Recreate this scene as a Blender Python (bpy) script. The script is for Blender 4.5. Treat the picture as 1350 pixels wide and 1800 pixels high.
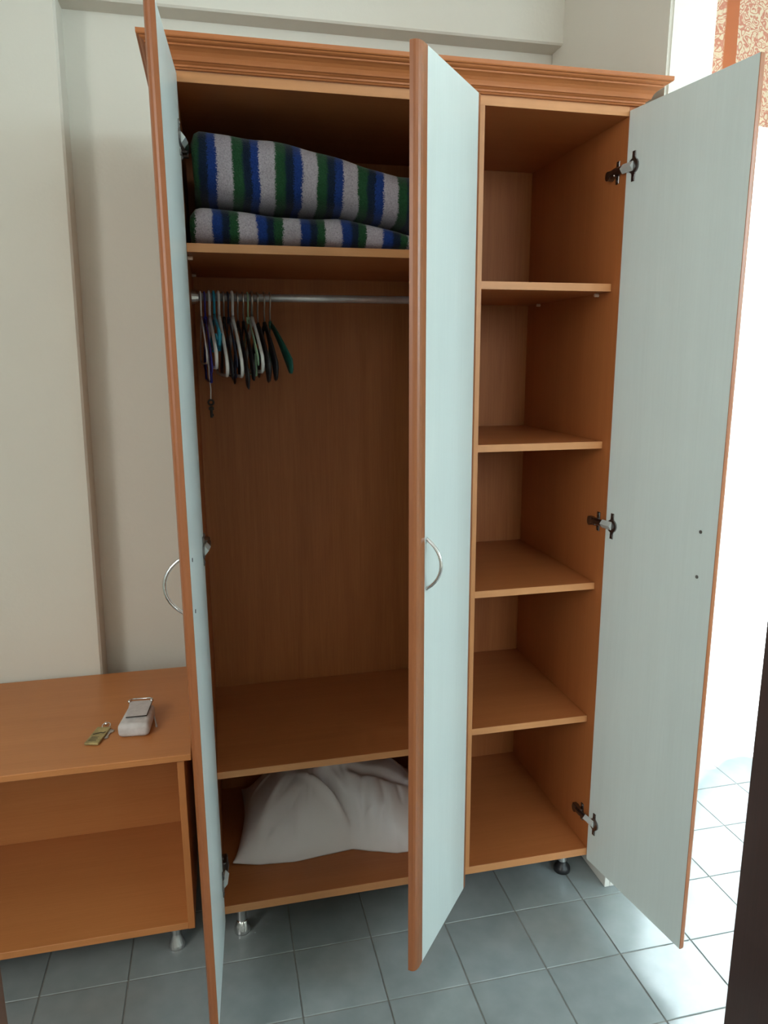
import bpy, bmesh, math, random
from mathutils import Vector, Matrix
random.seed(7)
scene = bpy.context.scene
C = scene.collection
for o in list(bpy.data.objects): bpy.data.objects.remove(o)
PI = math.pi

# ------------------------------------------------------------------ camera
CX, CY, CZ = 0.0504, -1.6731, 1.4667
YAW, PIT, ROL = -0.2298, -0.2115, -0.0034
FPX, PPX, PPY = 1308.16, 688.04, 913.44
fwd = Vector((-math.sin(YAW)*math.cos(PIT), math.cos(YAW)*math.cos(PIT), math.sin(PIT)))
rgt = Vector((math.cos(YAW), math.sin(YAW), 0)); upv = rgt.cross(fwd)
r2 = rgt*math.cos(ROL) + upv*math.sin(ROL); u2 = upv*math.cos(ROL) - rgt*math.sin(ROL)
cam = bpy.data.cameras.new('camera'); camo = bpy.data.objects.new('camera', cam); C.objects.link(camo)
camo.matrix_world = Matrix(((r2.x, u2.x, -fwd.x, CX), (r2.y, u2.y, -fwd.y, CY), (r2.z, u2.z, -fwd.z, CZ), (0, 0, 0, 1)))
cam.sensor_fit = 'VERTICAL'; cam.sensor_height = 24.0; cam.sensor_width = 18.0
cam.lens = FPX/1800*24.0
cam.shift_x = (675-PPX)/1800; cam.shift_y = (PPY-900)/1800
cam.clip_start = 0.02
scene.camera = camo

# ------------------------------------------------------------------ world, lights, exposure
w = bpy.data.worlds.new('sky'); scene.world = w; w.use_nodes = True
bg = w.node_tree.nodes['Background']; bg.inputs[0].default_value = (0.80, 0.92, 1.0, 1); bg.inputs[1].default_value = 2.2
vs = scene.view_settings
vs.view_transform = 'Standard'; vs.look = 'None'; vs.gamma = 1.0; vs.use_curve_mapping = False; vs.exposure = 0.15

def area(name, loc, rot, sx, sy, power, col):
    l = bpy.data.lights.new(name, 'AREA'); l.shape = 'RECTANGLE'; l.size = sx; l.size_y = sy; l.energy = power; l.color = col
    o = bpy.data.objects.new(name, l); o.location = loc; o.rotation_euler = rot; C.objects.link(o); return o
# daylight outside the balcony window and three assumed windows out of view
area('daylight_balcony', (2.25, 1.15, 1.45), (-PI/2, 0, 0), 1.5, 2.3, 430, (0.86, 0.95, 1.0))
TILT = math.radians(24)                        # the bright part of the sky stands above the horizon
area('daylight_right', (3.75, -2.0, 2.30), (PI/2-TILT, 0, PI/2), 1.9, 1.3, 100, (0.66, 0.92, 1.0))
area('front_fill', (1.55, -3.95, 2.30), (PI/2-TILT, 0, 0), 1.15, 1.3, 64, (0.78, 0.95, 1.0))  # added fill lamp, brightens the right compartment from the front
area('daylight_side', (-2.20, -2.05, 2.30), (PI/2-TILT, 0, -PI/2), 1.9, 1.3, 66, (1.0, 0.92, 0.81))

# ------------------------------------------------------------------ materials
def new_mat(name):
    m = bpy.data.materials.new(name); m.use_nodes = True
    nt = m.node_tree; b = nt.nodes['Principled BSDF']; return m, nt, b
def nd(nt, typ, **kw):
    n = nt.nodes.new(typ)
    for k, v in kw.items(): setattr(n, k, v)
    return n
def ramp(nt, stops, interp='LINEAR'):
    r = nd(nt, 'ShaderNodeValToRGB'); cr = r.color_ramp; cr.interpolation = interp
    while len(cr.elements) < len(stops): cr.elements.new(0.5)
    for e, (p, c) in zip(cr.elements, stops): e.position = p; e.color = (*c, 1)
    return r
def plain(name, col, rough=0.5, metal=0.0, spec=0.5, noise=None, bump=None):
    m, nt, b = new_mat(name)
    b.inputs['Base Color'].default_value = (*col, 1); b.inputs['Roughness'].default_value = rough
    b.inputs['Metallic'].default_value = metal; b.inputs['Specular IOR Level'].default_value = spec
    if noise or bump:
        tc = nd(nt, 'ShaderNodeTexCoord'); n = nd(nt, 'ShaderNodeTexNoise'); n.inputs['Detail'].default_value = 4
        n.inputs['Scale'].default_value = (noise or bump)[0]; nt.links.new(tc.outputs['Object'], n.inputs['Vector'])
        if noise:
            a = noise[1]; r = ramp(nt, [(0.3, [c*(1-a) for c in col]), (0.7, [min(1, c*(1+a)) for c in col])])
            nt.links.new(n.outputs[0], r.inputs[0]); nt.links.new(r.outputs[0], b.inputs['Base Color'])
        if bump:
            n2 = nd(nt, 'ShaderNodeTexNoise'); n2.inputs['Scale'].default_value = bump[0]; n2.inputs['Detail'].default_value = 6
            nt.links.new(tc.outputs['Object'], n2.inputs['Vector'])
            bp = nd(nt, 'ShaderNodeBump'); bp.inputs['Strength'].default_value = bump[1]; bp.inputs['Distance'].default_value = bump[2]
            nt.links.new(n2.outputs[0], bp.inputs['Height']); nt.links.new(bp.outputs[0], b.inputs['Normal'])
    return m
def wood(name, light, dark, axis, rough=0.42, contrast=1.0, fine=220.0):
    """melamine wood print, grain along the given axis (0 x, 1 y, 2 z)"""
    m, nt, b = new_mat(name)
    tc = nd(nt, 'ShaderNodeTexCoord'); L = nt.links.new
    def stretched(sc, along):
        mp = nd(nt, 'ShaderNodeMapping'); s = [sc, sc, sc]; s[axis] = along; mp.inputs['Scale'].default_value = s
        L(tc.outputs['Object'], mp.inputs['Vector'])
        n = nd(nt, 'ShaderNodeTexNoise'); n.inputs['Scale'].default_value = 1.0; n.inputs['Detail'].default_value = 5; n.inputs['Roughness'].default_value = 0.6
        n.inputs['Distortion'].default_value = 0.4
        L(mp.outputs[0], n.inputs['Vector']); return n
    a = stretched(14, 0.9); f = stretched(fine, 6.0)
    mx = nd(nt, 'ShaderNodeMix'); mx.data_type = 'FLOAT'; mx.inputs[0].default_value = 0.42
    L(a.outputs[0], mx.inputs[2]); L(f.outputs[0], mx.inputs[3])
    mid = [0.5*(p+q) for p, q in zip(light, dark)]
    r = ramp(nt, [(0.5-0.2/contrast, dark), (0.5, mid), (0.5+0.2/contrast, light)])
    L(mx.outputs[0], r.inputs[0]); L(r.outputs[0], b.inputs['Base Color'])
    b.inputs['Roughness'].default_value = rough; b.inputs['Specular IOR Level'].default_value = 0.4
    bp = nd(nt, 'ShaderNodeBump'); bp.inputs['Strength'].default_value = 0.08; bp.inputs['Distance'].default_value = 0.001
    L(f.outputs[0], bp.inputs['Height']); L(bp.outputs[0], b.inputs['Normal'])
    return m
CH_L, CH_D = (0.44, 0.152, 0.047), (0.355, 0.110, 0.031)
M = {}
M['wood_x'] = wood('cherry_print_horizontal', CH_L, CH_D, 0)
M['wood_y'] = wood('cherry_print_depth', CH_L, CH_D, 1)
M['wood_z'] = wood('cherry_print_vertical', CH_L, CH_D, 2)
M['edge_x'] = wood('cherry_edge_band_horizontal', (0.60, 0.275, 0.11), (0.52, 0.225, 0.085), 0)
M['edge_z'] = wood('cherry_edge_band_vertical', (0.56, 0.25, 0.095), (0.48, 0.20, 0.073), 2)
M['back'] = wood('beech_back_board', (0.43, 0.150, 0.042), (0.32, 0.098, 0.024), 2, rough=0.55, contrast=1.3)
M['door_edge'] = wood('door_edge_profile', (0.33, 0.118, 0.045), (0.26, 0.085, 0.030), 2, rough=0.33)
M['bench_x'] = wood('bench_cherry_horizontal', (0.56, 0.225, 0.075), (0.47, 0.175, 0.053), 0, rough=0.36)
M['bench_z'] = wood('bench_cherry_vertical', (0.50, 0.185, 0.055), (0.42, 0.142, 0.038), 2, rough=0.40)
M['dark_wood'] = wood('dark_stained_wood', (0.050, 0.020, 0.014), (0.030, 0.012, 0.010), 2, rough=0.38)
M['brown_wood'] = wood('brown_frame_wood', (0.10, 0.036, 0.012), (0.07, 0.024, 0.009), 2, rough=0.4)
M['door_white'] = wood('pale_ash_print', (0.605, 0.665, 0.645), (0.555, 0.61, 0.59), 2, rough=0.38, fine=160.0)
M['wall'] = plain('cream_wall_paint', (0.735, 0.705, 0.625), 0.85, spec=0.2, noise=(3.0, 0.012), bump=(90, 0.25, 0.0015))
M['ceiling'] = plain('ceiling_paint', (0.82, 0.80, 0.74), 0.9, spec=0.2, bump=(90, 0.2, 0.001))
M['grout'] = plain('grey_grout', (0.17, 0.165, 0.15), 0.9, spec=0.1, noise=(40, 0.15))
M['skirting'] = plain('skirting_tile', (0.62, 0.62, 0.58), 0.3, noise=(12, 0.05))
M['steel'] = plain('brushed_steel', (0.62, 0.62, 0.62), 0.28, 1.0)
M['chrome'] = plain('chrome', (0.72, 0.72, 0.72), 0.12, 1.0)
M['hinge_dark'] = plain('nickel_hinge', (0.22, 0.21, 0.21), 0.32, 1.0)
M['arm'] = plain('zinc_hinge_arm', (0.62, 0.66, 0.64), 0.3, 0.35)
M['rail'] = plain('rail_aluminium', (0.55, 0.55, 0.56), 0.38, 0.6, noise=(60, 0.1))
M['rubber'] = plain('black_plastic_foot', (0.018, 0.018, 0.02), 0.4)
M['screw'] = plain('screw_head', (0.16, 0.15, 0.14), 0.4, 0.8)
M['pin'] = plain('clear_plastic_pin', (0.75, 0.55, 0.42), 0.3)
M['pillow'] = plain('white_cotton', (0.74, 0.69, 0.68), 0.85, spec=0.15, bump=(180, 0.15, 0.0012))
M['black'] = plain('black_plastic', (0.014, 0.013, 0.016), 0.45)
M['white_pl'] = plain('white_plastic', (0.70, 0.68, 0.66), 0.4)
M['wire'] = plain('wire_steel', (0.55, 0.53, 0.50), 0.3, 1.0)
M['violet'] = plain('violet_plastic', (0.035, 0.03, 0.26), 0.4)
M['turq'] = plain('turquoise_plastic', (0.02, 0.27, 0.40), 0.35)
M['pale_green'] = plain('pale_green_plastic', (0.36, 0.56, 0.36), 0.4)
M['dark_green'] = plain('dark_green_plastic', (0.010, 0.085, 0.062), 0.4)
M['navy_pl'] = plain('navy_plastic', (0.018, 0.022, 0.05), 0.45)
M['string'] = plain('white_string', (0.72, 0.70, 0.66), 0.8)
M['bronze'] = plain('dark_bronze', (0.045, 0.036, 0.028), 0.5, 0.5)
M['felt'] = plain('grey_felt', (0.56, 0.535, 0.53), 0.95, spec=0.1, noise=(60, 0.10), bump=(260, 0.5, 0.001))
M['brass'] = plain('worn_brass', (0.44, 0.36, 0.16), 0.42, 0.45, noise=(55, 0.3))
M['ink'] = plain('black_engraving', (0.03, 0.025, 0.02), 0.6)
M['frame_white'] = plain('white_window_frame', (0.78, 0.79, 0.78), 0.4)

# floor tile: grey green ceramic, a slightly different tone on each tile
m, nt, b = new_mat('grey_ceramic_tile'); L = nt.links.new
tc = nd(nt, 'ShaderNodeTexCoord'); oi = nd(nt, 'ShaderNodeObjectInfo')
n1 = nd(nt, 'ShaderNodeTexNoise'); n1.inputs['Scale'].default_value = 16; n1.inputs['Detail'].default_value = 6
va = nd(nt, 'ShaderNodeVectorMath', operation='ADD'); L(tc.outputs['Object'], va.inputs[0]); L(oi.outputs['Location'], va.inputs[1]); L(va.outputs[0], n1.inputs['Vector'])
rr = ramp(nt, [(0.3, (0.195, 0.225, 0.23)), (0.7, (0.235, 0.260, 0.265))]); L(n1.outputs[0], rr.inputs[0])
hv = nd(nt, 'ShaderNodeHueSaturation'); mr = nd(nt, 'ShaderNodeMapRange'); mr.inputs['To Min'].default_value = 0.94; mr.inputs['To Max'].default_value = 1.06
L(oi.outputs['Random'], mr.inputs['Value']); L(mr.outputs[0], hv.inputs['Value']); L(rr.outputs[0], hv.inputs['Color']); L(hv.outputs[0], b.inputs['Base Color'])
b.inputs['Roughness'].default_value = 0.24; b.inputs['Specular IOR Level'].default_value = 0.6
M['tile'] = m

# striped fleece blanket
def blanket_mat(name, x0, period, stops):
    m, nt, b = new_mat(name); L = nt.links.new
    tc = nd(nt, 'ShaderNodeTexCoord'); sp = nd(nt, 'ShaderNodeSeparateXYZ'); L(tc.outputs['Object'], sp.inputs[0])
    nz = nd(nt, 'ShaderNodeTexNoise'); nz.inputs['Scale'].default_value = 330; nz.inputs['Detail'].default_value = 3; L(tc.outputs['Object'], nz.inputs['Vector'])
    nl = nd(nt, 'ShaderNodeTexNoise'); nl.inputs['Scale'].default_value = 14; nl.inputs['Detail'].default_value = 2; L(tc.outputs['Object'], nl.inputs['Vector'])
    def mad(src, k, add):
        q = nd(nt, 'ShaderNodeMath', operation='MULTIPLY_ADD'); L(src, q.inputs[0]); q.inputs[1].default_value = k; q.inputs[2].default_value = add; return q.outputs[0]
    a = mad(sp.outputs[0], 1/period, -x0/period + 10)
    n_ = mad(nz.outputs[0], 0.16, -0.08); l_ = mad(nl.outputs[0], 0.14, -0.07)
    s1 = nd(nt, 'ShaderNodeMath', operation='ADD'); L(a, s1.inputs[0]); L(n_, s1.inputs[1])
    s2 = nd(nt, 'ShaderNodeMath', operation='ADD'); L(s1.outputs[0], s2.inputs[0]); L(l_, s2.inputs[1])
    fr = nd(nt, 'ShaderNodeMath', operation='FRACT'); L(s2.outputs[0], fr.inputs[0])
    r = ramp(nt, stops); L(fr.outputs[0], r.inputs[0])
    sh = ramp(nt, [(0.3, (0.72, 0.72, 0.72)), (0.7, (1.15, 1.15, 1.15))]); L(nz.outputs[0], sh.inputs[0])
    mx = nd(nt, 'ShaderNodeMix'); mx.data_type = 'RGBA'; mx.blend_type = 'MULTIPLY'; mx.inputs[0].default_value = 1.0
    L(r.outputs[0], mx.inputs[6]); L(sh.outputs[0], mx.inputs[7]); L(mx.outputs[2], b.inputs['Base Color'])
    b.inputs['Roughness'].default_value = 1.0; b.inputs['Specular IOR Level'].default_value = 0.05
    b.inputs['Sheen Weight'].default_value = 0.15
    bp = nd(nt, 'ShaderNodeBump'); bp.inputs['Strength'].default_value = 0.6; bp.inputs['Distance'].default_value = 0.003
    L(nz.outputs[0], bp.inputs['Height']); L(bp.outputs[0], b.inputs['Normal'])
    return m
GR, NV, BL, WH = (0.020, 0.075, 0.030), (0.010, 0.018, 0.040), (0.014, 0.040, 0.19), (0.42, 0.37, 0.41)
M['blanket_a'] = blanket_mat('striped_fleece_upper', 0.080, 0.0905, [(0.0, WH), (0.33, WH), (0.37, GR), (0.56, GR), (0.62, NV), (0.76, NV), (0.80, BL), (0.96, BL), (1.0, WH)])
M['blanket_b'] = blanket_mat('striped_fleece_lower', 0.030, 0.0935, [(0.0, WH), (0.35, WH), (0.39, BL), (0.58, BL), (0.63, NV), (0.76, NV), (0.80, GR), (0.96, GR), (1.0, WH)])

# curtain cloths
def sheer_mat():
    m, nt, b = new_mat('white_sheer_voile'); L = nt.links.new; nt.nodes.remove(b)
    out = nt.nodes['Material Output']
    tr = nd(nt, 'ShaderNodeBsdfTranslucent'); tr.inputs[0].default_value = (0.90, 0.93, 0.93, 1)
    df = nd(nt, 'ShaderNodeBsdfDiffuse'); df.inputs[0].default_value = (0.90, 0.92, 0.92, 1)
    tp = nd(nt, 'ShaderNodeBsdfTransparent')
    m1 = nd(nt, 'ShaderNodeMixShader'); m1.inputs[0].default_value = 0.72; L(df.outputs[0], m1.inputs[1]); L(tr.outputs[0], m1.inputs[2])
    m2 = nd(nt, 'ShaderNodeMixShader'); m2.inputs[0].default_value = 0.10; L(m1.outputs[0], m2.inputs[1]); L(tp.outputs[0], m2.inputs[2])
    L(m2.outputs[0], out.inputs[0]); return m
M['sheer'] = sheer_mat()
def valance_mat():
    m, nt, b = new_mat('orange_scroll_print'); L = nt.links.new
    tc = nd(nt, 'ShaderNodeTexCoord'); uv = nd(nt, 'ShaderNodeUVMap')
    mp = nd(nt, 'ShaderNodeMapping'); mp.inputs['Scale'].default_value = (1, 1, 1); L(uv.outputs[0], mp.inputs['Vector'])
    nz = nd(nt, 'ShaderNodeTexNoise'); nz.inputs['Scale'].default_value = 30; nz.inputs['Detail'].default_value = 1; L(mp.outputs[0], nz.inputs['Vector'])
    mixv = nd(nt, 'ShaderNodeMix'); mixv.data_type = 'VECTOR'; mixv.inputs[0].default_value = 0.06; L(mp.outputs[0], mixv.inputs[4]); L(nz.outputs[1], mixv.inputs[5])
    vo = nd(nt, 'ShaderNodeTexVoronoi'); vo.inputs['Scale'].default_value = 52; L(mixv.outputs[1], vo.inputs['Vector'])
    sn = nd(nt, 'ShaderNodeMath', operation='MULTIPLY'); L(vo.outputs['Distance'], sn.inputs[0]); sn.inputs[1].default_value = 15
    si = nd(nt, 'ShaderNodeMath', operation='SINE'); L(sn.outputs[0], si.inputs[0])
    r = ramp(nt, [(0.0, (0.60, 0.50, 0.36)), (0.36, (0.58, 0.46, 0.33)), (0.70, (0.50, 0.235, 0.165)), (1.0, (0.46, 0.18, 0.125))])
    mr = nd(nt, 'ShaderNodeMapRange'); mr.inputs['From Min'].default_value = -1; L(si.outputs[0], mr.inputs['Value']); L(mr.outputs[0], r.inputs[0])
    # broad red stripes woven between the scroll panels
    sp = nd(nt, 'ShaderNodeSeparateXYZ'); L(mp.outputs[0], sp.inputs[0])
    q = nd(nt, 'ShaderNodeMath', operation='MULTIPLY_ADD'); L(sp.outputs[0], q.inputs[0]); q.inputs[1].default_value = 1/0.26; q.inputs[2].default_value = 0.62
    fr = nd(nt, 'ShaderNodeMath', operation='FRACT'); L(q.outputs[0], fr.inputs[0])
    sr = ramp(nt, [(0.0, (0, 0, 0)), (0.84, (0, 0, 0)), (0.86, (1, 1, 1)), (1.0, (1, 1, 1))]); L(fr.outputs[0], sr.inputs[0])
    mx = nd(nt, 'ShaderNodeMix'); mx.data_type = 'RGBA'; L(sr.outputs[0], mx.inputs[0]); L(r.outputs[0], mx.inputs[6]); mx.inputs[7].default_value = (0.40, 0.115, 0.04, 1)
    tr = nd(nt, 'ShaderNodeBsdfTranslucent'); L(mx.outputs[2], tr.inputs[0]); L(mx.outputs[2], b.inputs['Base Color'])
    b.inputs['Roughness'].default_value = 0.8
    ms = nd(nt, 'ShaderNodeMixShader'); ms.inputs[0].default_value = 0.16; L(b.outputs[0], ms.inputs[1]); L(tr.outputs[0], ms.inputs[2])
    L(ms.outputs[0], nt.nodes['Material Output'].inputs[0]); return m
M['valance'] = valance_mat()
m, nt, b = new_mat('window_glass'); nt.nodes.remove(b); L = nt.links.new
tp = nd(nt, 'ShaderNodeBsdfTransparent'); gl = nd(nt, 'ShaderNodeBsdfGlossy'); gl.inputs['Roughness'].default_value = 0.02
mm = nd(nt, 'ShaderNodeMixShader'); mm.inputs[0].default_value = 0.06; L(tp.outputs[0], mm.inputs[1]); L(gl.outputs[0], mm.inputs[2]); L(mm.outputs[0], nt.nodes['Material Output'].inputs[0])
M['glass'] = m

# ------------------------------------------------------------------ mesh helpers
ORG = {}                                   # world origin of each unrotated root
def link(name, me, mat, parent=None, smooth=False, kind=None):
    o = bpy.data.objects.new(name, me); C.objects.link(o)
    if mat is not None:
        for mt in (mat if isinstance(mat, (list, tuple)) else [mat]): me.materials.append(M[mt] if isinstance(mt, str) else mt)
    if parent is not None: o.parent = parent
    if smooth:
        for p in me.polygons: p.use_smooth = True
    if kind: o['kind'] = kind
    return o
def finish(name, bm, mat, parent=None, smooth=False, kind=None, off=True):
    """bm is in world coordinates (or in the parent's own frame when off is False)"""
    bmesh.ops.recalc_face_normals(bm, faces=bm.faces)
    if off and parent is not None and parent.name in ORG: bmesh.ops.translate(bm, verts=bm.verts, vec=-ORG[parent.name])
    me = bpy.data.meshes.new(name); bm.to_mesh(me); bm.free()
    return link(name, me, mat, parent, smooth, kind)
def root(name, loc, label, cat, group=None, rz=0.0):
    o = bpy.data.objects.new(name, None); C.objects.link(o); o.location = loc; o.rotation_euler[2] = rz; o.empty_display_size = 0.05
    o['label'] = label; o['category'] = cat
    if group: o['group'] = group
    ORG[o.name] = Vector(loc); return o
def tag(o, label, cat, group=None):
    o['label'] = label; o['category'] = cat
    if group: o['group'] = group
    return o
def add_box(bm, x0, x1, y0, y1, z0, z1, bev=0.0):
    vs_ = [bm.verts.new(p) for p in ((x0, y0, z0), (x1, y0, z0), (x1, y1, z0), (x0, y1, z0), (x0, y0, z1), (x1, y0, z1), (x1, y1, z1), (x0, y1, z1))]
    fs = [bm.faces.new([vs_[i] for i in f]) for f in ((3, 2, 1, 0), (4, 5, 6, 7), (0, 1, 5, 4), (1, 2, 6, 5), (2, 3, 7, 6), (3, 0, 4, 7))]
    if bev:
        es = list({e for f in fs for e in f.edges})
        bmesh.ops.bevel(bm, geom=es, offset=bev, segments=1, affect='EDGES', profile=0.5)
def box(name, x0, x1, y0, y1, z0, z1, mat, parent=None, bev=0.0008, kind=None, off=True):
    bm = bmesh.new(); add_box(bm, x0, x1, y0, y1, z0, z1, bev)
    return finish(name, bm, mat, parent, kind=kind, off=off)
def add_tube(bm, pts, rad, n=8, cap=True, flat=1.0):
    pts = [Vector(p) for p in pts]; rings = []
    ref = None
    for i, p in enumerate(pts):
        t = (pts[min(i+1, len(pts)-1)] - pts[max(i-1, 0)]).normalized()
        if ref is None:
            ref = Vector((0, 0, 1)) if abs(t.z) < 0.9 else Vector((1, 0, 0))
        a = (ref - t*ref.dot(t)).normalized(); ref = a; c = t.cross(a)
        r = rad[i] if isinstance(rad, (list, tuple)) else rad
        rings.append([bm.verts.new(p + a*(r*math.cos(2*PI*k/n)) + c*(r*flat*math.sin(2*PI*k/n))) for k in range(n)])
    for A, B in zip(rings[:-1], rings[1:]):
        for k in range(n): bm.faces.new((A[k], A[(k+1) % n], B[(k+1) % n], B[k]))
    if cap: bm.faces.new(rings[0][::-1]); bm.faces.new(rings[-1])
def add_lathe(bm, c, prof, n=20):
    rings = []
    for r, z in prof: rings.append([bm.verts.new((c[0]+r*math.cos(2*PI*k/n), c[1]+r*math.sin(2*PI*k/n), c[2]+z)) for k in range(n)])
    for A, B in zip(rings[:-1], rings[1:]):
        for k in range(n): bm.faces.new((A[k], A[(k+1) % n], B[(k+1) % n], B[k]))
    bm.faces.new(rings[0][::-1]); bm.faces.new(rings[-1])
def add_prism(bm, poly, z0, z1):
    A = [bm.verts.new((x, y, z0)) for x, y in poly]; B = [bm.verts.new((x, y, z1)) for x, y in poly]
    n = len(poly)
    for k in range(n): bm.faces.new((A[k], A[(k+1) % n], B[(k+1) % n], B[k]))
    bm.faces.new(A[::-1]); bm.faces.new(B)
def add_cyl(bm, c, axis, r, h, n=14):
    """short cylinder along axis starting at c"""
    c = Vector(c); axis = Vector(axis).normalized(); add_tube(bm, [c, c+axis*h], r, n)
def struct(o): o['kind'] = 'structure'; return o

# ------------------------------------------------------------------ room shell
YB = 0.635; ZC = 2.72; XL, XR, YF = -1.6, 3.15, -3.3
TX, TY, TT = 0.1746, -0.0407, 0.2
floor = struct(box('floor', XL, XR, YF, YB, -0.06, -0.0022, 'grout', bev=0))
tile_cache = {}
for i in range(-9, 16):
    for j in range(-9, 5):
        x0, x1 = TX+i*TT, TX+(i+1)*TT; y0, y1 = TY+j*TT, TY+(j+1)*TT
        if i < -5 or i > 12 or j < -6: continue
        x1 = min(x1, XR); y1 = min(y1, YB); x0 = max(x0, XL)
        if y1-y0 < 0.02: continue
        sx, sy = round(x1-x0, 4), round(y1-y0, 4)
        if (sx, sy) not in tile_cache:
            bm = bmesh.new(); add_box(bm, -sx/2+.0014, sx/2-.0014, -sy/2+.0014, sy/2-.0014, -0.008, 0.0, 0.0012)
            bmesh.ops.recalc_face_normals(bm, faces=bm.faces)
            me = bpy.data.meshes.new('tile'); bm.to_mesh(me); bm.free(); me.materials.append(M['tile']); tile_cache[(sx, sy)] = me
        t = bpy.data.objects.new('tile', tile_cache[(sx, sy)]); C.objects.link(t); t.parent = floor
        t.location = ((x0+x1)/2, (y0+y1)/2, random.uniform(-.0002, .0002))
struct(box('ceiling', XL-.1, XR+.1, YF-.1, YB+.15, ZC, ZC+.1, 'ceiling', bev=0))
# back wall with the balcony opening
WX0, WX1, WZ1 = 1.50, 2.98, 2.40
bm = bmesh.new()
add_box(bm, XL-.1, WX0, YB, YB+.15, -.06, ZC); add_box(bm, WX1, XR+.1, YB, YB+.15, -.06, ZC); add_box(bm, WX0, WX1, YB, YB+.15, WZ1, ZC)
struct(finish('wall_back', bm, 'wall'))
SY0, SY1, SZ0, SZ1 = -2.95, -1.15, 0.95, 2.66
bm = bmesh.new()
add_box(bm, XL-.15, XL, SY1, YB, -.06, ZC); add_box(bm, XL-.15, XL, YF-.15, SY0, -.06, ZC); add_box(bm, XL-.15, XL, SY0, SY1, -.06, SZ0); add_box(bm, XL-.15, XL, SY0, SY1, SZ1, ZC)
struct(finish('wall_left', bm, 'wall'))
bm = bmesh.new()
add_box(bm, XR, XR+.15, SY1, YB, -.06, ZC); add_box(bm, XR, XR+.15, YF-.15, SY0, -.06, ZC); add_box(bm, XR, XR+.15, SY0, SY1, -.06, SZ0); add_box(bm, XR, XR+.15, SY0, SY1, SZ1, ZC)
struct(finish('wall_right', bm, 'wall'))
FX0, FX1, FZ0, FZ1 = 0.95, 2.15, 0.95, 2.66
bm = bmesh.new()
add_box(bm, XL-.1, FX0, YF-.15, YF, -.06, ZC); add_box(bm, FX1, XR+.1, YF-.15, YF, -.06, ZC); add_box(bm, FX0, FX1, YF-.15, YF, -.06, FZ0); add_box(bm, FX0, FX1, YF-.15, YF, FZ1, ZC)
struct(finish('wall_front', bm, 'wall'))
# partition that closes the wardrobe niche on the right (its face leans by a centimetre)
bm = bmesh.new()
pb = [(1.070, 0.0), (1.200, 0.0), (1.200, YB), (1.070, YB)]; pt = [(1.094, 0.0), (1.210, 0.0), (1.210, YB), (1.094, YB)]
A = [bm.verts.new((x, y, 0.0)) for x, y in pb]; B = [bm.verts.new((x, y, ZC)) for x, y in pt]
for k in range(4): bm.faces.new((A[k], A[(k+1) % 4], B[(k+1) % 4], B[k]))
bm.faces.new(A[::-1]); bm.faces.new(B)
bmesh.ops.bevel(bm, geom=[e for e in bm.edges if abs(e.verts[0].co.z-e.verts[1].co.z) > 1], offset=0.006, segments=3, affect='EDGES')
struct(finish('wall_partition', bm, 'wall'))
bm = bmesh.new(); add_box(bm, 1.057, 1.072, -0.012, YB, 0.0, 0.075, 0.0015)
add_box(bm, 1.0725, 1.212, -0.012, 0.0, 0.0, 0.075, 0.0015)
struct(finish('baseboard_partition', bm, 'skirting'))
struct(box('baseboard_back', 1.215, WX0-.02, YB-.012, YB, 0.0, 0.075, 'skirting'))
# pilaster behind the bench, beam over the niche
bm = bmesh.new(); add_box(bm, XL, -0.326, 0.54, YB+.01, 0.0, ZC, 0.006)
for v in bm.verts:
    if v.co.x > -1: v.co.x += 0.046*v.co.z/ZC
struct(finish('wall_pilaster', bm, 'wall'))
bm = bmesh.new(); add_box(bm, -0.295, 1.11, 0.56, YB+.01, 2.362, ZC, 0.005); struct(finish('ceiling_beam', bm, 'wall'))

def window(name, x0, x1, z0, z1, y0, y1, n, turn=None):
    bm = bmesh.new(); f = 0.06
    for a in ((x0, x1, z0, z0+f), (x0, x1, z1-f, z1), (x0, x0+f, z0+f, z1-f), (x1-f, x1, z0+f, z1-f)): add_box(bm, a[0], a[1], y0, y1, a[2], a[3], 0.003)
    fr_ = struct(finish(name, bm, 'frame_white')); ps = (x1-x0-2*f)/n
    for k in range(n):
        a = x0+f+k*ps
        if k: box('mullion', a-.03, a+.03, y0+.005, y1-.005, z0+f, z1-f, 'frame_white', fr_, 0.003)
        box('pane', a+(0.03 if k else 0), a+ps-(0.03 if k < n-1 else 0), (y0+y1)/2-.003, (y0+y1)/2+.003, z0+f, z1-f, 'glass', fr_, 0)
window('window_1', WX0, WX1, 0.0, WZ1, YB+.05, YB+.11, 2)
window('added_window', FX0, FX1, FZ0, FZ1, YF-.11, YF-.05, 2)  # unseen window added in the front wall to let the fill in
for nm, xx in (('window_2', XR+.08), ('window_3', XL-.08)):
    window(nm, -(SY1-SY0)/2, (SY1-SY0)/2, SZ0, SZ1, -.03, .03, 2)
    wn = bpy.data.objects[nm]; wn.location = (xx, (SY0+SY1)/2, 0); wn.rotation_euler[2] = PI/2

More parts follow.
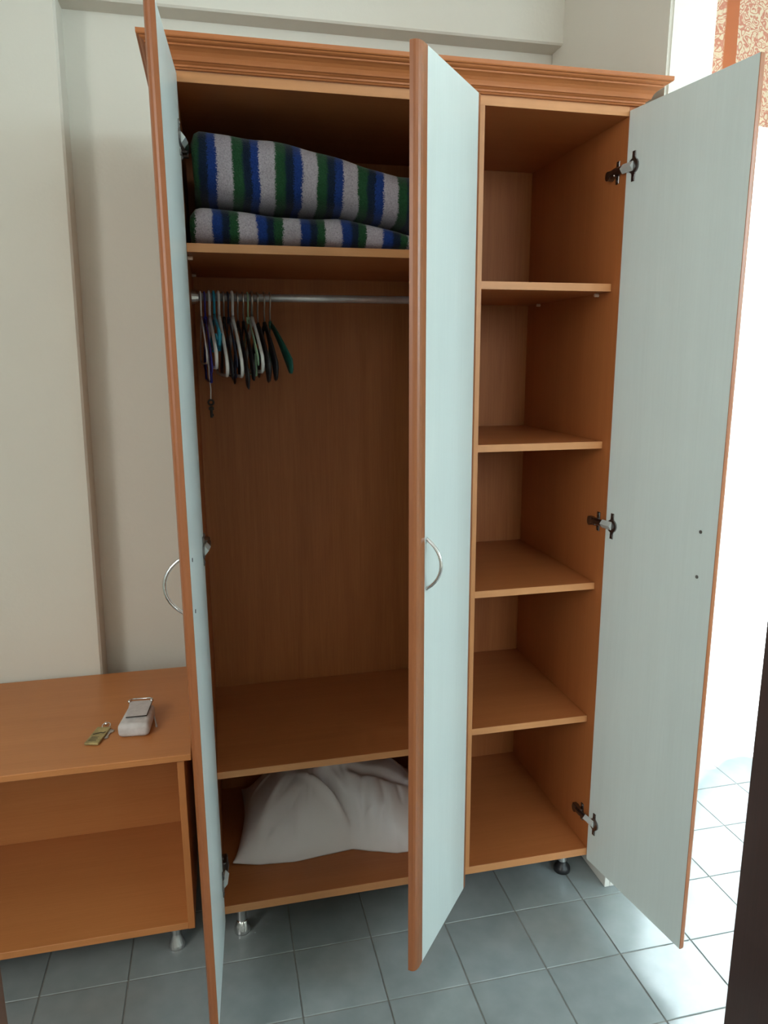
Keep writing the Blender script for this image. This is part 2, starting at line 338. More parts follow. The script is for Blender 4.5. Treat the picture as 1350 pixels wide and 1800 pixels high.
# brown frame post at the bench side, dark door leaf on the other side of the viewer
bm = bmesh.new(); add_box(bm, -0.185, -0.1075, -1.29, -1.20, 0.0, ZC, 0.004); struct(finish('trim_1', bm, 'brown_wood'))
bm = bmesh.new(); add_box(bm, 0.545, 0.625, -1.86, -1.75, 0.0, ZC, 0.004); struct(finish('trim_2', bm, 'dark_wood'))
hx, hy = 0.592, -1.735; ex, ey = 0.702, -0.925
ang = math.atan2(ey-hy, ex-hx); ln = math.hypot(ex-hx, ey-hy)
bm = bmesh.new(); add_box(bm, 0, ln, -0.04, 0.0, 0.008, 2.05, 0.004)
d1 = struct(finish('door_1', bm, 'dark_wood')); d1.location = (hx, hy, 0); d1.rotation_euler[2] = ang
for z0, z1 in ((0.16, 0.92), (1.08, 1.93)):
    bm = bmesh.new(); x0, x1 = 0.11, ln-0.11
    for a in ((x0, x1, z0, z0+.03), (x0, x1, z1-.03, z1), (x0, x0+.03, z0+.03, z1-.03), (x1-.03, x1, z0+.03, z1-.03)): add_box(bm, a[0], a[1], -.001, 0.008, a[2], a[3], 0.003)
    o = finish('panel_moulding', bm, 'dark_wood', d1)

# ------------------------------------------------------------------ wardrobe
Z0 = 0.106
WD, TH = 0.545, 0.018
XA, XI0, XP0, XP1, XI1, XO = -0.010, 0.008, 0.636, 0.654, 1.0006, 1.0186
ZU = 2.006; ZBT = 0.1275
wr = root('wardrobe', (XO/2, 0.27, 0), 'three-door cherry wood wardrobe with pale doors standing open', 'wardrobe')
box('side_panel', XA, XI0, 0.0, WD, Z0, ZU+.02, 'wood_z', wr)
box('side_panel', XI1, XO, 0.0, WD, Z0, ZU+.02, 'wood_z', wr)
dv = box('divider', XP0, XP1, 0.0012, WD-.006, ZBT, ZU, 'wood_z', wr)
bm = bmesh.new(); add_box(bm, XP0, XP1, 0.0, 0.0012, ZBT, ZU, 0.0003); bmesh.ops.translate(bm, verts=bm.verts, vec=-ORG[wr.name]); finish('edge_band', bm, 'edge_z', dv, off=False)
def slab(name, x0, x1, y0, y1, zt, th=TH, parent=wr):
    bm = bmesh.new(); add_box(bm, x0, x1, y0+.0012, y1, zt-th, zt, 0.0004)
    o = finish(name, bm, 'wood_x', parent)
    bm = bmesh.new(); add_box(bm, x0, x1, y0, y0+.0012, zt-th, zt, 0.0003)
    bmesh.ops.translate(bm, verts=bm.verts, vec=-ORG[parent.name])
    finish('edge_band', bm, 'edge_x', o, off=False)
    return o
slab('bottom_panel', XI0, XI1, 0.0, WD-.006, ZBT, ZBT-Z0)
slab('top_panel', XI0, XI1, 0.0, WD-.006, ZU+.02, 0.02)
box('back_panel', XI0, XP0+.009, WD-.006, WD, Z0, ZU+.02, 'back', wr, 0)
box('back_panel', XP0+.009, XI1, WD-.006, WD, Z0, ZU+.02, 'back', wr, 0)
RZ = (1.645, 1.2632, 0.8912, 0.5114)
for z in RZ: slab('shelf', XP1+.0008, XI1-.0008, 0.0376, WD-.008, z)
for z in (0.4783, 1.7088): slab('shelf', XI0+.0008, XP0-.0008, 0.034, WD-.008, z)
for z in RZ + (0.4783, 1.7088):
    xs = ((XP1, 1), (XI1, -1)) if z in RZ else ((XI0, 1), (XP0, -1))
    for x, s in xs:
        for y in (0.10, 0.45):
            bm = bmesh.new(); add_cyl(bm, (x, y, z-TH-.0042), (s, 0, 0), 0.004, 0.011, 8); finish('shelf_pin', bm, 'pin', wr)
# cornice: profile swept round left side, front and right side
prof = [(0.0, 2.026), (0.008, 2.026), (0.0095, 2.0285), (0.0125, 2.0295), (0.0125, 2.033), (0.0155, 2.0345), (0.018, 2.0365), (0.0215, 2.0375), (0.0225, 2.0405),
        (0.0250, 2.046), (0.0295, 2.0515), (0.0355, 2.0555), (0.0400, 2.0575), (0.0400, 2.0605), (0.0445, 2.0615), (0.0480, 2.0635), (0.0495, 2.0660), (0.0535, 2.0665), (0.055, 2.0685), (0.055, 2.0760), (0.0, 2.0760)]
def off_pts(o):
    return [(XA-o*.9, WD), (XA-o*.9, -o), (XO+o, -o), (XO+o, WD)]
bm = bmesh.new(); rings = [[bm.verts.new((x, y, z)) for (x, y) in off_pts(o)] for o, z in prof]
rows = len(prof)
for a in range(rows):
    b_ = (a+1) % rows
    for k in range(3): bm.faces.new((rings[a][k], rings[a][k+1], rings[b_][k+1], rings[b_][k]))
bm.faces.new([rings[a][0] for a in range(rows)]); bm.faces.new([rings[a][3] for a in range(rows)][::-1])
finish('cornice', bm, 'wood_x', wr)
# feet
for x, y in ((0.050, 0.062), (0.972, 0.085), (0.050, 0.48), (0.972, 0.48)):
    bm = bmesh.new(); add_lathe(bm, (x, y, 0), [(0.021, Z0), (0.021, Z0-.003), (0.0125, Z0-.006), (0.0125, 0.038), (0.0128, 0.034)])
    lg = finish('leg', bm, 'steel', wr, smooth=False)
    black = x > 0.5
    bm = bmesh.new(); add_lathe(bm, (x, y, 0), [(0.0125, 0.036), (0.0145, 0.030), (0.021, 0.012), (0.022, 0.005), (0.021, 0.0), (0.012, 0.0)] if not black else [(0.0125, 0.030), (0.0135, 0.022), (0.022, 0.016), (0.024, 0.010), (0.023, 0.0), (0.012, 0.0)])
    bmesh.ops.translate(bm, verts=bm.verts, vec=-ORG[wr.name])
    finish('foot', bm, 'rubber' if black else 'chrome', lg, off=False, smooth=True)
# hanging rail with end sockets
RYR, RZR = 0.27, 1.618
bm = bmesh.new(); add_tube(bm, [(XI0+.001, RYR, RZR), (XP0-.001, RYR, RZR)], 0.0095, 14); finish('hanging_rail', bm, 'rail', wr, smooth=True)
for x, s in ((XI0, 1), (XP0, -1)):
    bm = bmesh.new(); add_cyl(bm, (x, RYR, RZR), (s, 0, 0), 0.017, 0.010, 16); add_cyl(bm, (x+s*.010, RYR, RZR), (s, 0, 0), 0.0135, 0.006, 16); finish('rail_socket', bm, 'steel', wr)

# doors
DZ0, DZ1, DT = 0.098, 2.016, 0.020
HZ = (1.895, 1.058, 0.221)
def make_door(label, hx, hy, ang, wd, inner_pos, panel_x, hinge_side):
    """local x runs from hinge to free edge. inner_pos: inner face looks along +y (True) or -y (False)"""
    s = -1 if inner_pos else 1                       # direction from the inner face to the outer face
    base = 0.0
    if label == 'M': base = -DT; s = 1
    def P_(u, d): return (u, base + s*d)            # d = 0 inner face, DT outer face
    t = DT
    core = [P_(0.0015, 0), P_(wd-.0015, 0), P_(wd-.010, t*.5), P_(wd-.036, t-.0003), P_(0.020, t-.0003), P_(0.006, t*.5)]
    bm = bmesh.new(); add_prism(bm, core, DZ0, DZ1)
    bmesh.ops.translate(bm, verts=bm.verts, vec=Vector((hx, hy, 0)))
    bmesh.ops.translate(bm, verts=bm.verts, vec=-Vector((hx, hy, 0)))
    d = finish('door', bm, 'door_white', wr, off=False)
    d.location = Vector((hx, hy, 0)) - ORG[wr.name]; d.rotation_euler[2] = ang
    free = [P_(wd-.0015, 0), P_(wd, 0.0006), P_(wd, t*.40), P_(wd-.0012, t*.60), P_(wd-.0045, t*.80), P_(wd-.010, t*.93), P_(wd-.018, t), P_(wd-.036, t), P_(wd-.036, t-.0003), P_(wd-.010, t*.5)]
    hin = [P_(0.0015, 0), P_(0, 0.0006), P_(0, t*.40), P_(.001, t*.60), P_(.003, t*.82), P_(.007, t*.95), P_(.011, t), P_(0.020, t), P_(0.020, t-.0003), P_(0.006, t*.5)]
    for pl in (free, hin):
        bm = bmesh.new(); add_prism(bm, pl, DZ0, DZ1); finish('edge_profile', bm, 'door_edge', d, off=False)
    # bow handle on the outer face, its two screws on the inner face
    hu = wd - 0.045; z0, z1 = 1.001, 1.107; yo = base + s*t
    pts = []
    for k in range(17):
        a = PI*k/16; q = -math.cos(a); pts.append((hu, yo + s*0.033*(math.sqrt(max(0.0, 1-(0.80*q)**2))-0.6)/0.4, (z0+z1)/2 + (z1-z0)/2*q))
    bm = bmesh.new(); add_tube(bm, pts, [0.0048 if k in (0, 16) else 0.0036 for k in range(17)], 10); finish('handle', bm, 'chrome', d, off=False, smooth=True)
    for z in (z0+.003, z1-.003):
        bm = bmesh.new(); add_cyl(bm, (hu, base, z), (0, -s, 0), 0.004, 0.0012, 10); finish('screw', bm, 'screw', d, off=False)
    # concealed hinges
    ca, sa = math.cos(-ang), math.sin(-ang)
    for z in HZ:
        bm = bmesh.new(); yi = base
        uc = 0.0265
        add_tube(bm, [(uc, yi, z), (uc, yi - s*.004, z)], 0.0165, 16)
        for q in (-1, 1):
            add_box(bm, uc-.007, uc+.006, min(yi, yi-s*.0022), max(yi, yi-s*.0022), z+q*.012-.006, z+q*.012+.006, 0.0006)
            add_box(bm, uc-.006, uc+.005, min(yi, yi-s*.0026), max(yi, yi-s*.0026), z+q*.025-.008, z+q*.025+.007, 0.0008)
            add_cyl(bm, (uc, yi - s*.0024, z+q*.025), (0, -s, 0), 0.0036, 0.0014, 10)
        # arm from the cup to the plate on the carcass side, drawn in world coordinates then moved into the door's frame
        def loc(px, py, pz): dx, dy = px-hx, py-hy; return Vector((dx*ca - dy*sa, dx*sa + dy*ca, pz))
        sg = hinge_side
        a0 = Vector((uc, yi - s*.004, z)); a1 = loc(panel_x + sg*.014, 0.012, z); a2 = loc(panel_x + sg*.012, 0.034, z); a3 = loc(panel_x + sg*.010, 0.066, z-.004)
        am = a0*0.45 + a2*0.55
        add_tube(bm, [am, a2, a3], [0.0085, 0.0085, 0.0070], 6, flat=0.7)
        finish('hinge_cup', bm, 'hinge_dark', d, off=False)
        bm = bmesh.new(); add_tube(bm, [a0, am], [0.0105, 0.0105], 4, flat=0.8)
        finish('hinge_arm', bm, 'arm', d, off=False)
        bm = bmesh.new()
        x0, x1 = sorted((panel_x, panel_x + sg*.003)); add_box(bm, x0, x1, 0.028, 0.042, z-.026, z+.024, 0.001)
        x0, x1 = sorted((panel_x, panel_x + sg*.014)); add_box(bm, x0, x1, 0.030, 0.072, z-.011, z+.007, 0.002)
        add_cyl(bm, (panel_x, 0.060, z-.004), (sg, 0, 0), 0.011, 0.015, 14)
        for q in (-1, 1): add_cyl(bm, (panel_x + sg*.003, 0.035, z-.001+q*.019), (sg, 0, 0), 0.0036, 0.0016, 10)
        finish('hinge_plate', bm, 'hinge_dark', wr)
    return d
make_door('L', 0.0098, -0.0118, -1.6281, 0.320, True, XI0, 1)
make_door('M', 0.6375, -0.0250, -2.2557, 0.328, False, XP0, -1)
make_door('R', 0.9985, -0.0035, -1.4077, 0.3580, False, XI1, -1)

# ------------------------------------------------------------------ low bench
bn = root('luggage_bench', (-0.48, 0.25, 0), 'low cherry wood luggage bench with one lower shelf against the wall', 'bench')
BX0, BX1 = -0.96, -0.047
box('top', BX0, BX1, -0.009, 0.526, 0.544, 0.5605, 'bench_x', bn, 0.0015)
box('side_panel', BX1-.034, BX1-.0175, 0.0, 0.50, 0.0815, 0.544, 'bench_z', bn)
box('side_panel', BX0+.0175, BX0+.034, 0.0, 0.50, 0.0815, 0.544, 'bench_z', bn)
box('shelf', BX0+.034, BX1-.034, 0.001, 0.455, 0.0815, 0.1000, 'bench_x', bn)
box('back_panel', BX0+.034, BX1-.034, 0.436, 0.454, 0.1000, 0.544, 'bench_x', bn)
for x, y in ((-0.115, 0.045), (BX0+.068, 0.045), (-0.115, 0.44), (BX0+.068, 0.44)):
    bm = bmesh.new(); add_lathe(bm, (x, y, 0), [(0.018, 0.0815), (0.018, 0.079), (0.0115, 0.076), (0.0112, 0.040), (0.0125, 0.034), (0.0195, 0.012), (0.0205, 0.006), (0.0195, 0.0), (0.010, 0.0)])
    finish('leg', bm, 'steel', bn, smooth=False)

# ------------------------------------------------------------------ blankets
def blanket(name, label, mat, xa, xb, y0, y1, zfun, seed, folds=0):
    """folded blanket: rounded front fold, top following zfun(x) -> (bottom, top)"""
    rnd = random.Random(seed); ph = [rnd.uniform(0, 6.28) for _ in range(6)]
    nx, ny = 56, 34; bm = bmesh.new(); rings = []
    for i in range(nx+1):
        u = i/nx; x = xa + (xb-xa)*u; zb, zt = zfun(x); h = zt-zb; ring = []
        e = min(1, min(u, 1-u)/0.05); e = math.sqrt(max(0.0, 1-(1-e)**2))*0.30+0.70
        for k in range(ny):
            a = 2*PI*k/ny; c, s_ = math.cos(a), math.sin(a)
            px = abs(c)**0.40*(1 if c > 0 else -1); pz = abs(s_)**0.62*(1 if s_ > 0 else -1)
            y = (y0+y1)/2 - (y1-y0)/2*px*(0.985+0.015*e); z = (zb+zt)/2 + h/2*pz*e - (1-e)*h*0.2
            wob = 0.004*math.sin(x*31+ph[0]+z*40) + 0.003*math.sin(x*57+ph[1]) + 0.002*math.sin(z*90+ph[2])
            if c > 0.2: y += wob
            if s_ > 0.2: z += 0.004*math.sin(x*23+y*18+ph[3]) + 0.003*math.sin(y*41+ph[4])
            ring.append(bm.verts.new((x + 0.004*math.sin(z*35+ph[5]), y, max(z, zb+.0002))))
        rings.append(ring)
    for A, B in zip(rings[:-1], rings[1:]):
        for k in range(ny): bm.faces.new((A[k], A[(k+1) % ny], B[(k+1) % ny], B[k]))
    bm.faces.new(rings[0][::-1]); bm.faces.new(rings[-1])
    o = finish(name, bm, mat, None, smooth=True); return tag(o, label, 'blanket', 'striped blankets on the top shelf')
def lerp_pts(pts):
    def f(x):
        if x <= pts[0][0]: return pts[0][1]
        for (a, b), (c, d) in zip(pts[:-1], pts[1:]):
            if x <= c: t = (x-a)/(c-a); return b+(d-b)*(0.75*t+0.25*t*t*(3-2*t))
        return pts[-1][1]
    return f
seam = lerp_pts([(0.02, 1.801), (0.12, 1.792), (0.22, 1.789), (0.34, 1.785), (0.47, 1.766), (0.56, 1.752)])
topz = lerp_pts([(0.02, 1.942), (0.045, 1.950), (0.19, 1.941), (0.35, 1.908), (0.48, 1.878), (0.60, 1.868)])
blanket('folded_blanket', 'striped fleece blanket lying directly on the shelf, flattened under another', 'blanket_b', 0.021, 0.53, 0.060, 0.47, lambda x: (1.7090, seam(x)-.0075), 3)
blanket('folded_blanket', 'thick green, blue and white striped blanket, upper one of the two stacked', 'blanket_a', 0.029, 0.60, 0.050, 0.49, lambda x: (seam(x)+.001, topz(x)), 5)

# ------------------------------------------------------------------ pillow
def pillow():
    front = lerp_pts([(0.03, 0.153), (0.10, 0.140), (0.20, 0.130), (0.30, 0.140), (0.36, 0.146), (0.42, 0.122), (0.48, 0.100), (0.55, 0.098), (0.61, 0.115)])
    x0, x1, yb = 0.034, 0.612, 0.505; nx, ny = 130, 90
    rn = random.Random(11); fine = []
    for k in range(34):
        a = rn.uniform(0.2, 2.6); fine.append((rn.uniform(.06, .58), rn.uniform(.13, .36), math.cos(a), math.sin(a), rn.uniform(.005, .010), rn.choice((-1, 1))*rn.uniform(.003, .0075), rn.uniform(.05, .13)))
    bm = bmesh.new(); top = []; bot = []
    for i in range(nx+1):
        ra, rb = [], []
        u = i/nx; su = 2*u-1
        for j in range(ny+1):
            v = j/ny; sv = 2*v-1
            xa = x0 + 0.035*v; x = xa+(x1-xa)*u; yf = front(x); y = yf+(yb-yf)*v
            x += 0.018*(1-sv*sv)*(1 if u < .5 else -0.3)*max(0, abs(su)-.6)/.4
            prof_ = max(0.0, (1-abs(su)**2.6))**0.55 * max(0.0, (1-abs(sv)**2.2))**0.80
            h = 0.172*prof_
            wr_ = 0.0
            # creases running from the pinch on the front edge into the middle
            for (cx, cy, dx, dy, wdt, amp, lng) in ((0.37, 0.17, -0.55, 0.83, 0.013, -0.020, 0.17), (0.345, 0.19, -0.75, 0.65, 0.010, 0.012, 0.16), (0.40, 0.16, 0.10, 1.0, 0.012, -0.012, 0.12),
                                              (0.44, 0.14, 0.35, 0.93, 0.012, -0.010, 0.12), (0.20, 0.16, 0.10, 0.99, 0.016, -0.006, 0.10), (0.12, 0.20, 0.6, 0.8, 0.02, 0.006, 0.12), (0.30, 0.30, 0.9, 0.3, 0.016, 0.010, 0.18), (0.40, 0.28, 0.9, -0.2, 0.014, -0.012, 0.16)):
                t = (x-cx)*dx+(y-cy)*dy; q = -(x-cx)*dy+(y-cy)*dx
                if -0.05 < t < lng:
                    e = math.sin(PI*(t+.05)/(lng+.05)); wr_ += 1.7*amp*e*math.exp(-(q/wdt)**2)
            for (cx, cy, dx, dy, wdt, amp, lng) in fine:
                t = (x-cx)*dx+(y-cy)*dy; q = -(x-cx)*dy+(y-cy)*dx
                if 0 < t < lng: wr_ += amp*math.sin(PI*t/lng)*math.exp(-(q/wdt)**2)
            wr_ += 0.003*math.sin(38*x+21*y) + 0.002*math.sin(61*x-33*y+1)
            h2 = h + wr_*min(1, prof_*1.6)
            zlow = ZBT+.0008 + 0.030*(1-prof_)**2*max(0, (abs(su)*abs(sv))-.75)
            rim = 0.004
            ra.append(bm.verts.new((x, y, zlow + rim + max(0, h2)))); rb.append(bm.verts.new((x, y, zlow)) if True else None)
        top.append(ra); bot.append(rb)
    for i in range(nx):
        for j in range(ny):
            bm.faces.new((top[i][j], top[i+1][j], top[i+1][j+1], top[i][j+1])); bm.faces.new((bot[i][j], bot[i][j+1], bot[i+1][j+1], bot[i+1][j]))
    for i in range(nx):
        bm.faces.new((top[i][0], bot[i][0], bot[i+1][0], top[i+1][0])); bm.faces.new((top[i][ny], top[i+1][ny], bot[i+1][ny], bot[i][ny]))
    for j in range(ny):
        bm.faces.new((top[0][j], top[0][j+1], bot[0][j+1], bot[0][j])); bm.faces.new((top[nx][j], bot[nx][j], bot[nx][j+1], top[nx][j+1]))
    o = finish('pillow', bm, 'pillow', None, smooth=True)
    return tag(o, 'rumpled white cotton pillow lying on the wardrobe bottom', 'pillow')
pillow()

# ------------------------------------------------------------------ clothes hangers
GRP = 'hangers on the wardrobe rail'
hang_x = [0.0255]
def hanger(label, x, kind, body, hook='wire', width=0.20, drop=0.095, neck=0.055, tilt=0.0, yaw=0.0, tipr=1.0):
    yaw = 0.05; half = {'wire': 0.0030, 'tube': 0.0042}.get(kind, 0.0235*tipr*0.20)
    x = hang_x[0] + half; hang_x[0] = x + half + 0.0028
    r = root('clothes_hanger', (x, RYR, RZR+0.0097), label, 'hanger', GRP, rz=yaw)
    hk = 0.0022 if kind != 'tube' else 0.0034
    R_ = 0.0150 if kind != 'tube' else 0.0160
    zc = -0.0098 + (0.0098+hk) - R_ + 0.0098 if False else hk - R_ + 0.0002
    pts = []
    for k in range(13):
        a = math.radians(215 - 215*k/12 - 0) if False else math.radians(-25 + (205)*k/12)
        pts.append((0, R_*math.cos(a)*-1 if False else -R_*math.cos(PI-a)*1.0, zc + R_*math.sin(a)))
    # open end in front, closed side runs down into the neck
    pts = [(0, R_*math.cos(math.radians(200-205*k/12))*-1, zc + R_*math.sin(math.radians(200-205*k/12))) for k in range(13)]
    pts += [(0, -R_*.9, zc-.012), (0, -R_*.35, zc-.022), (0, 0, zc-.030), (0, 0, -neck)]
    bm = bmesh.new(); add_tube(bm, pts, hk, 6); finish('hook', bm, hook, r, off=False, smooth=True)
    zt = -neck; sh = Vector((math.sin(tilt), 0, 0))
    def lean(y, z): return (math.sin(tilt)*(zt-z)*1.0, y, z)
    bm = bmesh.new()
    if kind == 'wire':
        pts = [lean(0, zt+.004)] + [lean(-width*t, zt - drop*(t**1.25)) for t in (0.1, .25, .5, .75, .94)] + [lean(-width*1.0, zt-drop-.008), lean(-width*.97, zt-drop-.018)]
        pts += [lean(-width*.9, zt-drop-.022), lean(0, zt-drop-.024), lean(width*.9, zt-drop-.022), lean(width*.97, zt-drop-.018), lean(width, zt-drop-.008)]
        pts += [lean(width*t, zt - drop*(t**1.25)) for t in (.94, .75, .5, .25, .1)] + [lean(0, zt+.004)]
        add_tube(bm, pts, 0.0021, 6)
    elif kind == 'tube':
        pts = [lean(0, zt+.006)] + [lean(-width*t, zt - drop*(t**1.2)) for t in (0.08, .25, .5, .75, .95)] + [lean(-width, zt-drop-.012), lean(-width*.96, zt-drop-.026)]
        pts += [lean(-width*.86, zt-drop-.030), lean(0, zt-drop-.031), lean(width*.86, zt-drop-.030), lean(width*.96, zt-drop-.026), lean(width, zt-drop-.012)]
        pts += [lean(width*t, zt - drop*(t**1.2)) for t in (.95, .75, .5, .25, .08)] + [lean(0, zt+.006)]
        add_tube(bm, pts, 0.0040, 8)
    else:                                   # broad moulded hanger: shaped shoulders with rounded ends
        ts = [-1, -.93, -.8, -.6, -.4, -.2, -.05, .05, .2, .4, .6, .8, .93, 1]
        ptsA = [lean(width*t, zt - drop*abs(t)**1.35 - .004) for t in ts]
        rad = [(0.008 + 0.015*abs(t)**1.3)*tipr if abs(t) < .99 else 0.009*tipr for t in ts]
        add_tube(bm, ptsA, rad, 10, flat=0.20)
        if tipr < 1: add_tube(bm, [lean(-width*.72, zt-drop*.7-.012), lean(-width*.7, zt-drop-.030), lean(width*.7, zt-drop-.030), lean(width*.72, zt-drop*.7-.012)], 0.003, 6)
        add_cyl(bm, (0, 0, zt-.012), (0, 0, 1), 0.0045, 0.016, 10)
    finish('body', bm, body, r, off=False, smooth=True)
    return r
def clip(r, y, z, mat):
    bm = bmesh.new()
    for s in (-1, 1):
        add_tube(bm, [(s*.0065, y, z+.018), (s*.0032, y, z), (s*.0016, y, z-.022)], [0.0022, 0.0026, 0.0018], 8, flat=1.6)
    add_box(bm, -.0045, .0045, y-.006, y+.006, z-.004, z+.004, 0.001)
    finish('clip', bm, mat, r, off=False)
hanger('white wire hanger hooked beside the rail end socket', 0.024, 'wire', 'white_pl', 'white_pl', 0.195, 0.085, 0.060, yaw=0.05)
hanger('violet plastic hanger between two white ones near the rail end', 0.030, 'broad', 'violet', 'violet', 0.200, 0.120, 0.060, yaw=0.02, tipr=.8)
hanger('thin white plastic hanger just before the turquoise one', 0.037, 'tube', 'white_pl', 'white_pl', 0.200, 0.085, 0.062, yaw=0.10)
r = hanger('turquoise plastic hanger carrying turquoise pegs', 0.045, 'tube', 'turq', 'turq', 0.160, 0.042, 0.058)
clip(r, -0.13, -0.118, 'turq'); clip(r, 0.13, -0.118, 'turq')
hanger('white plastic hanger just behind the turquoise one', 0.056, 'tube', 'white_pl', 'white_pl', 0.205, 0.105, 0.060, yaw=-0.02)
hanger('black moulded hanger with dark hook beside the white ones', 0.072, 'broad', 'black', 'wire', 0.205, 0.135, 0.060, yaw=-0.02)
hanger('navy moulded hanger squeezed between black ones', 0.082, 'broad', 'navy_pl', 'navy_pl', 0.200, 0.110, 0.060, yaw=0.0, tipr=.7)
hanger('white plastic hanger standing out among the black ones', 0.091, 'tube', 'white_pl', 'white_pl', 0.205, 0.105, 0.062, yaw=0.02)
hanger('black moulded hanger with steel hook, lowest of its bunch', 0.101, 'broad', 'black', 'wire', 0.210, 0.145, 0.070, yaw=0.06, tipr=1.15)
hanger('black moulded hanger with steel hook next to the pale green one', 0.112, 'broad', 'black', 'wire', 0.205, 0.125, 0.070, yaw=0.06, tipr=1.15)
hanger('pale green plastic hanger in the middle of the rail bunch', 0.131, 'broad', 'pale_green', 'pale_green', 0.200, 0.105, 0.060, yaw=0.0, tipr=.62)
hanger('white plastic hanger touching the pale green one', 0.139, 'tube', 'white_pl', 'wire', 0.200, 0.095, 0.062, yaw=0.0)
hanger('wide black moulded hanger with broad shoulders and steel hook', 0.151, 'broad', 'black', 'wire', 0.205, 0.120, 0.075, yaw=0.10, tipr=1.45)
hanger('broad black moulded hanger next to the dark green one', 0.164, 'broad', 'black', 'wire', 0.205, 0.120, 0.072, yaw=0.09, tipr=1.4)
hanger('dark green moulded hanger hanging at an angle, outermost of the bunch', 0.178, 'broad', 'dark_green', 'wire', 0.205, 0.110, 0.070, tilt=0.19, yaw=0.06)
# white cord with a dark pendant hanging among the hangers
cd = root('hanging_cord', (0.041, 0.17, 1.455), 'thin white cord with a dark metal pendant hanging from a hanger', 'cord')
bm = bmesh.new(); add_tube(bm, [(0, 0, 0.012), (-.001, 0, -.02), (0.001, 0, -.055), (0, 0, -.078)], 0.0015, 6)
finish('cord', bm, 'string', cd, off=False)
bm = bmesh.new(); ring = [(0.006*math.sin(2*PI*k/12), 0, -.086+0.006*math.cos(2*PI*k/12)) for k in range(13)]
add_tube(bm, ring, 0.0024, 6); add_tube(bm, [(0, 0, -.095), (0, 0, -.122)], [0.0036, 0.0030], 8); add_box(bm, -.006, .006, -.003, .003, -.104, -.097, 0.0006); add_box(bm, -.001, .005, -.002, .002, -.119, -.113, 0.0006)
finish('pendant', bm, 'bronze', cd, off=False)

# ------------------------------------------------------------------ things on the bench
BT = 0.5605
pc = root('camera_pouch', (-0.181, 0.163, BT), 'small light grey felt camera pouch with flap lying on the bench', 'pouch', rz=-0.09)
bm = bmesh.new(); n = 10; hw, hl, hh = 0.036, 0.060, 0.036
bmesh.ops.create_cube(bm, size=1.0); bmesh.ops.scale(bm, vec=(2*hw, 2*hl, hh), verts=bm.verts); bmesh.ops.translate(bm, vec=(0, 0, hh/2), verts=bm.verts)
bmesh.ops.bevel(bm, geom=list(bm.edges), offset=0.012, segments=4, affect='EDGES', profile=0.5)
for v in bm.verts: v.co.z *= 1.0 - 0.10*(v.co.y/hl > .3); v.co.x *= 1.0 - 0.06*(v.co.y/hl)
finish('body', bm, 'felt', pc, off=False, smooth=True)
bm = bmesh.new(); pts = []
fl = [(-.030, .066), (.026, .066), (.026, -.020), (-.022, -.024)]
A = [bm.verts.new((x, y, 0.0368)) for x, y in fl]; B = [bm.verts.new((x, y, 0.0392)) for x, y in fl]
for k in range(4): bm.faces.new((A[k], A[(k+1) % 4], B[(k+1) % 4], B[k]))
bm.faces.new(A[::-1]); bm.faces.new(B)
fo = finish('flap', bm, 'felt', pc, off=False)
bm = bmesh.new(); add_tube(bm, [(-.023, -.0245, .0382), (.0268, -.0205, .0382)], 0.0013, 6); add_tube(bm, [(.0268, -.0205, .0382), (.0268, .060, .0382)], 0.0010, 6)
finish('flap_edge', bm, 'ink', fo, off=False)
bm = bmesh.new(); hwid = .026
add_tube(bm, [(-hwid-.004, .060, .040), (-hwid-.004, .069, .041), (-hwid+.004, .074, .041), (hwid-.006, .074, .041), (hwid, .069, .041), (hwid, .060, .040)], 0.0022, 8)
finish('ring', bm, 'chrome', pc, off=False, smooth=True)
for x in (-hwid-.004, hwid):
    bm = bmesh.new(); bmesh.ops.create_uvsphere(bm, u_segments=10, v_segments=8, radius=0.0050); bmesh.ops.translate(bm, verts=bm.verts, vec=(x, .060, .0405)); finish('rivet', bm, 'chrome', pc, off=False, smooth=True)
bm = bmesh.new(); add_tube(bm, [(.034, .030, .014), (.041, .010, .006), (.047, -.012, .0028)], [0.0030, 0.0030, 0.0042], 8, flat=0.6); finish('strap', bm, 'felt', pc, off=False)

kf = root('key_tag', (-0.271, 0.131, BT), 'worn brass key tag with keys lying on the bench', 'key tag', rz=-0.24)
bm = bmesh.new(); add_box(bm, -.017, .017, -.046, .036, .0015, .0075, 0.0012); finish('tag', bm, 'brass', kf, off=False)
bm = bmesh.new()
for a in ((-.006, .008, .004, .0052), ): pass
add_tube(bm, [(-.012, -.004, .0078), (-.004, .001, .0080), (.004, .006, .0080), (.010, .004, .0080), (.014, .009, .0078)], 0.0010, 6)
for k in range(5): add_box(bm, -.011, .008-.002*(k % 2), -.036+k*.005, -.0345+k*.005, .0072, .0078)
finish('engraving', bm, 'ink', kf, off=False)
bm = bmesh.new(); add_tube(bm, [(0.004+0.010*math.cos(2*PI*k/14), .040+0.010*math.sin(2*PI*k/14), .0085+.003*math.sin(2*PI*k/14)) for k in range(15)], 0.0014, 6); finish('ring', bm, 'chrome', kf, off=False, smooth=True)
bm = bmesh.new(); bmesh.ops.create_uvsphere(bm, u_segments=10, v_segments=8, radius=0.005); bmesh.ops.translate(bm, verts=bm.verts, vec=(.001, .047, .010)); finish('bead', bm, 'chrome', kf, off=False, smooth=True)
bm = bmesh.new(); add_cyl(bm, (.021, .022, .0012), (0, 0, 1), 0.009, 0.0024, 14); add_box(bm, .019, .024, -.014, .016, .0012, .0034, 0.0004); add_box(bm, .024, .0265, -.012, -.004, .0012, .0034, 0.0003); finish('key', bm, 'steel', kf, off=False)

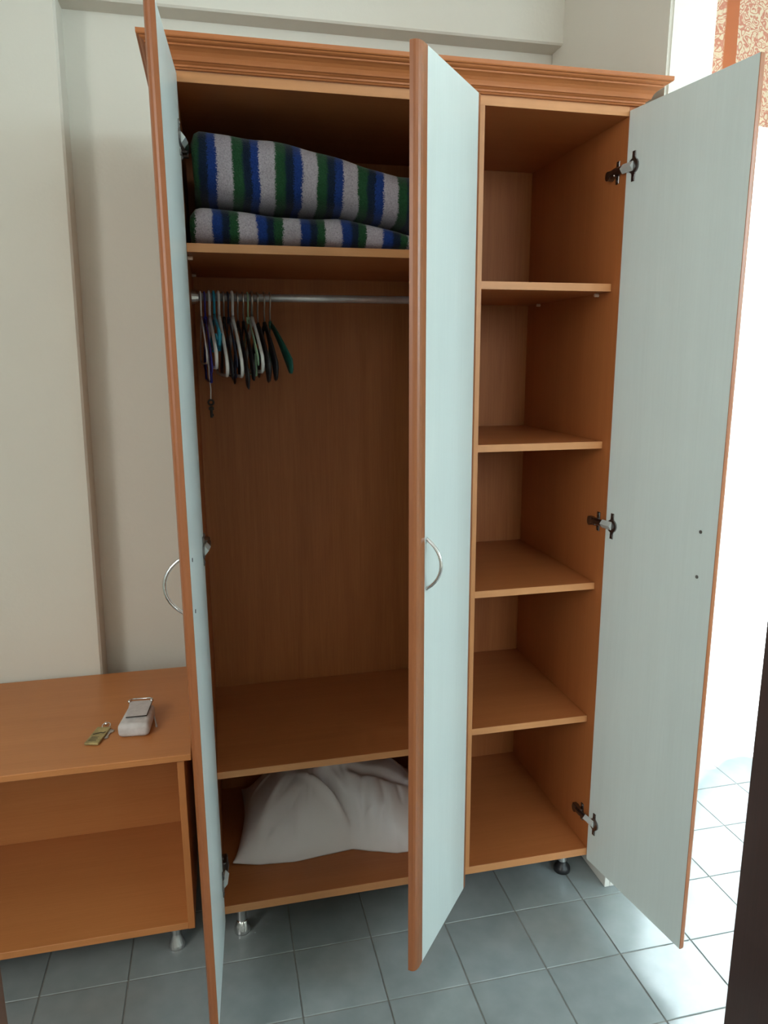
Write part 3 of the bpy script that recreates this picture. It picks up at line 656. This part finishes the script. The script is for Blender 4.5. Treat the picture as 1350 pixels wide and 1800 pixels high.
# ------------------------------------------------------------------ balcony curtains
def cloth(name, x0, x1, z0f, z1, y0, amp, per, mat, label, cat, seed, th=0.0012, group=None, nz=14):
    rnd = random.Random(seed); p = [rnd.uniform(0, 6.28) for _ in range(4)]; bm = bmesh.new(); uvl = bm.loops.layers.uv.new('UVMap')
    nx = max(24, int((x1-x0)/per*10)); rows_ = []; S = 0.0; arc = [0.0]; prev = None
    def yy(x, f): return y0 + amp*(0.55+0.45*f)*math.sin(2*PI*x/per+p[0]+0.5*math.sin(x*5+p[1])) + amp*.35*math.sin(2*PI*x/per*1.7+p[2])
    for i in range(nx+1):
        x = x0+(x1-x0)*i/nx; q = (x, yy(x, .5))
        if prev: S += math.hypot(q[0]-prev[0], q[1]-prev[1])
        arc.append(S) if i else None; prev = q
    for j in range(nz+1):
        row = []
        for i in range(nx+1):
            x = x0+(x1-x0)*i/nx; zb = z0f(x); z = z1+(zb-z1)*j/nz
            row.append(bm.verts.new((x, yy(x, j/nz), z)))
        rows_.append(row)
    for j in range(nz):
        for i in range(nx):
            f = bm.faces.new((rows_[j][i], rows_[j][i+1], rows_[j+1][i+1], rows_[j+1][i]))
            for lp, (a, c) in zip(f.loops, ((i, j), (i+1, j), (i+1, j+1), (i, j+1))): lp[uvl].uv = (arc[a], rows_[c][a].co.z)
    o = finish(name, bm, mat, None, smooth=True)
    md = o.modifiers.new('thickness', 'SOLIDIFY'); md.thickness = th; md.offset = 0
    return tag(o, label, cat, group)
cloth('sheer_curtain', 1.43, 1.715, lambda x: 0.018, 2.50, 0.435, 0.012, 0.13, 'sheer', 'narrow white sheer curtain panel hanging next to the partition wall', 'curtain', 2)
cloth('sheer_curtain', 1.705, 2.92, lambda x: 0.020+0.006*math.sin(x*9), 2.50, 0.525, 0.022, 0.21, 'sheer', 'wide white sheer curtain hanging across the balcony window', 'curtain', 4)
cloth('valance', 1.44, 2.95, lambda x: 2.133, 2.56, 0.385, 0.016, 0.24, 'valance', 'orange and cream scroll-patterned valance above the sheer curtains', 'valance', 8, th=0.002)
rd = root('curtain_rail', (2.2, 0.47, 2.56), 'white curtain rail fixed above the balcony window', 'curtain rail')
box('track', 1.40, 2.98, 0.37, 0.56, 2.56, 2.585, 'frame_white', rd, 0.003)
for x in (1.48, 2.2, 2.9): box('bracket', x-.015, x+.015, 0.56, YB, 2.565, 2.58, 'frame_white', rd, 0.001)

for n, lb, ct in (('floor', 'grey square ceramic tile floor', 'floor'), ('ceiling', 'plain off-white ceiling', 'ceiling'), ('wall_back', 'cream painted wall behind the wardrobe', 'wall'),
                  ('wall_partition', 'cream wall end closing the wardrobe niche', 'wall'), ('wall_pilaster', 'cream wall pilaster rising behind the low bench', 'wall'),
                  ('ceiling_beam', 'cream beam running above the wardrobe cornice', 'beam'), ('baseboard_partition', 'pale tile skirting at the foot of the partition wall', 'skirting'),
                  ('door_1', 'dark stained wooden door leaf standing open beside the bright window', 'door'), ('trim_1', 'brown wooden frame post in front of the low bench', 'door frame')):
    o = bpy.data.objects[n]; o['label'] = lb; o['category'] = ct
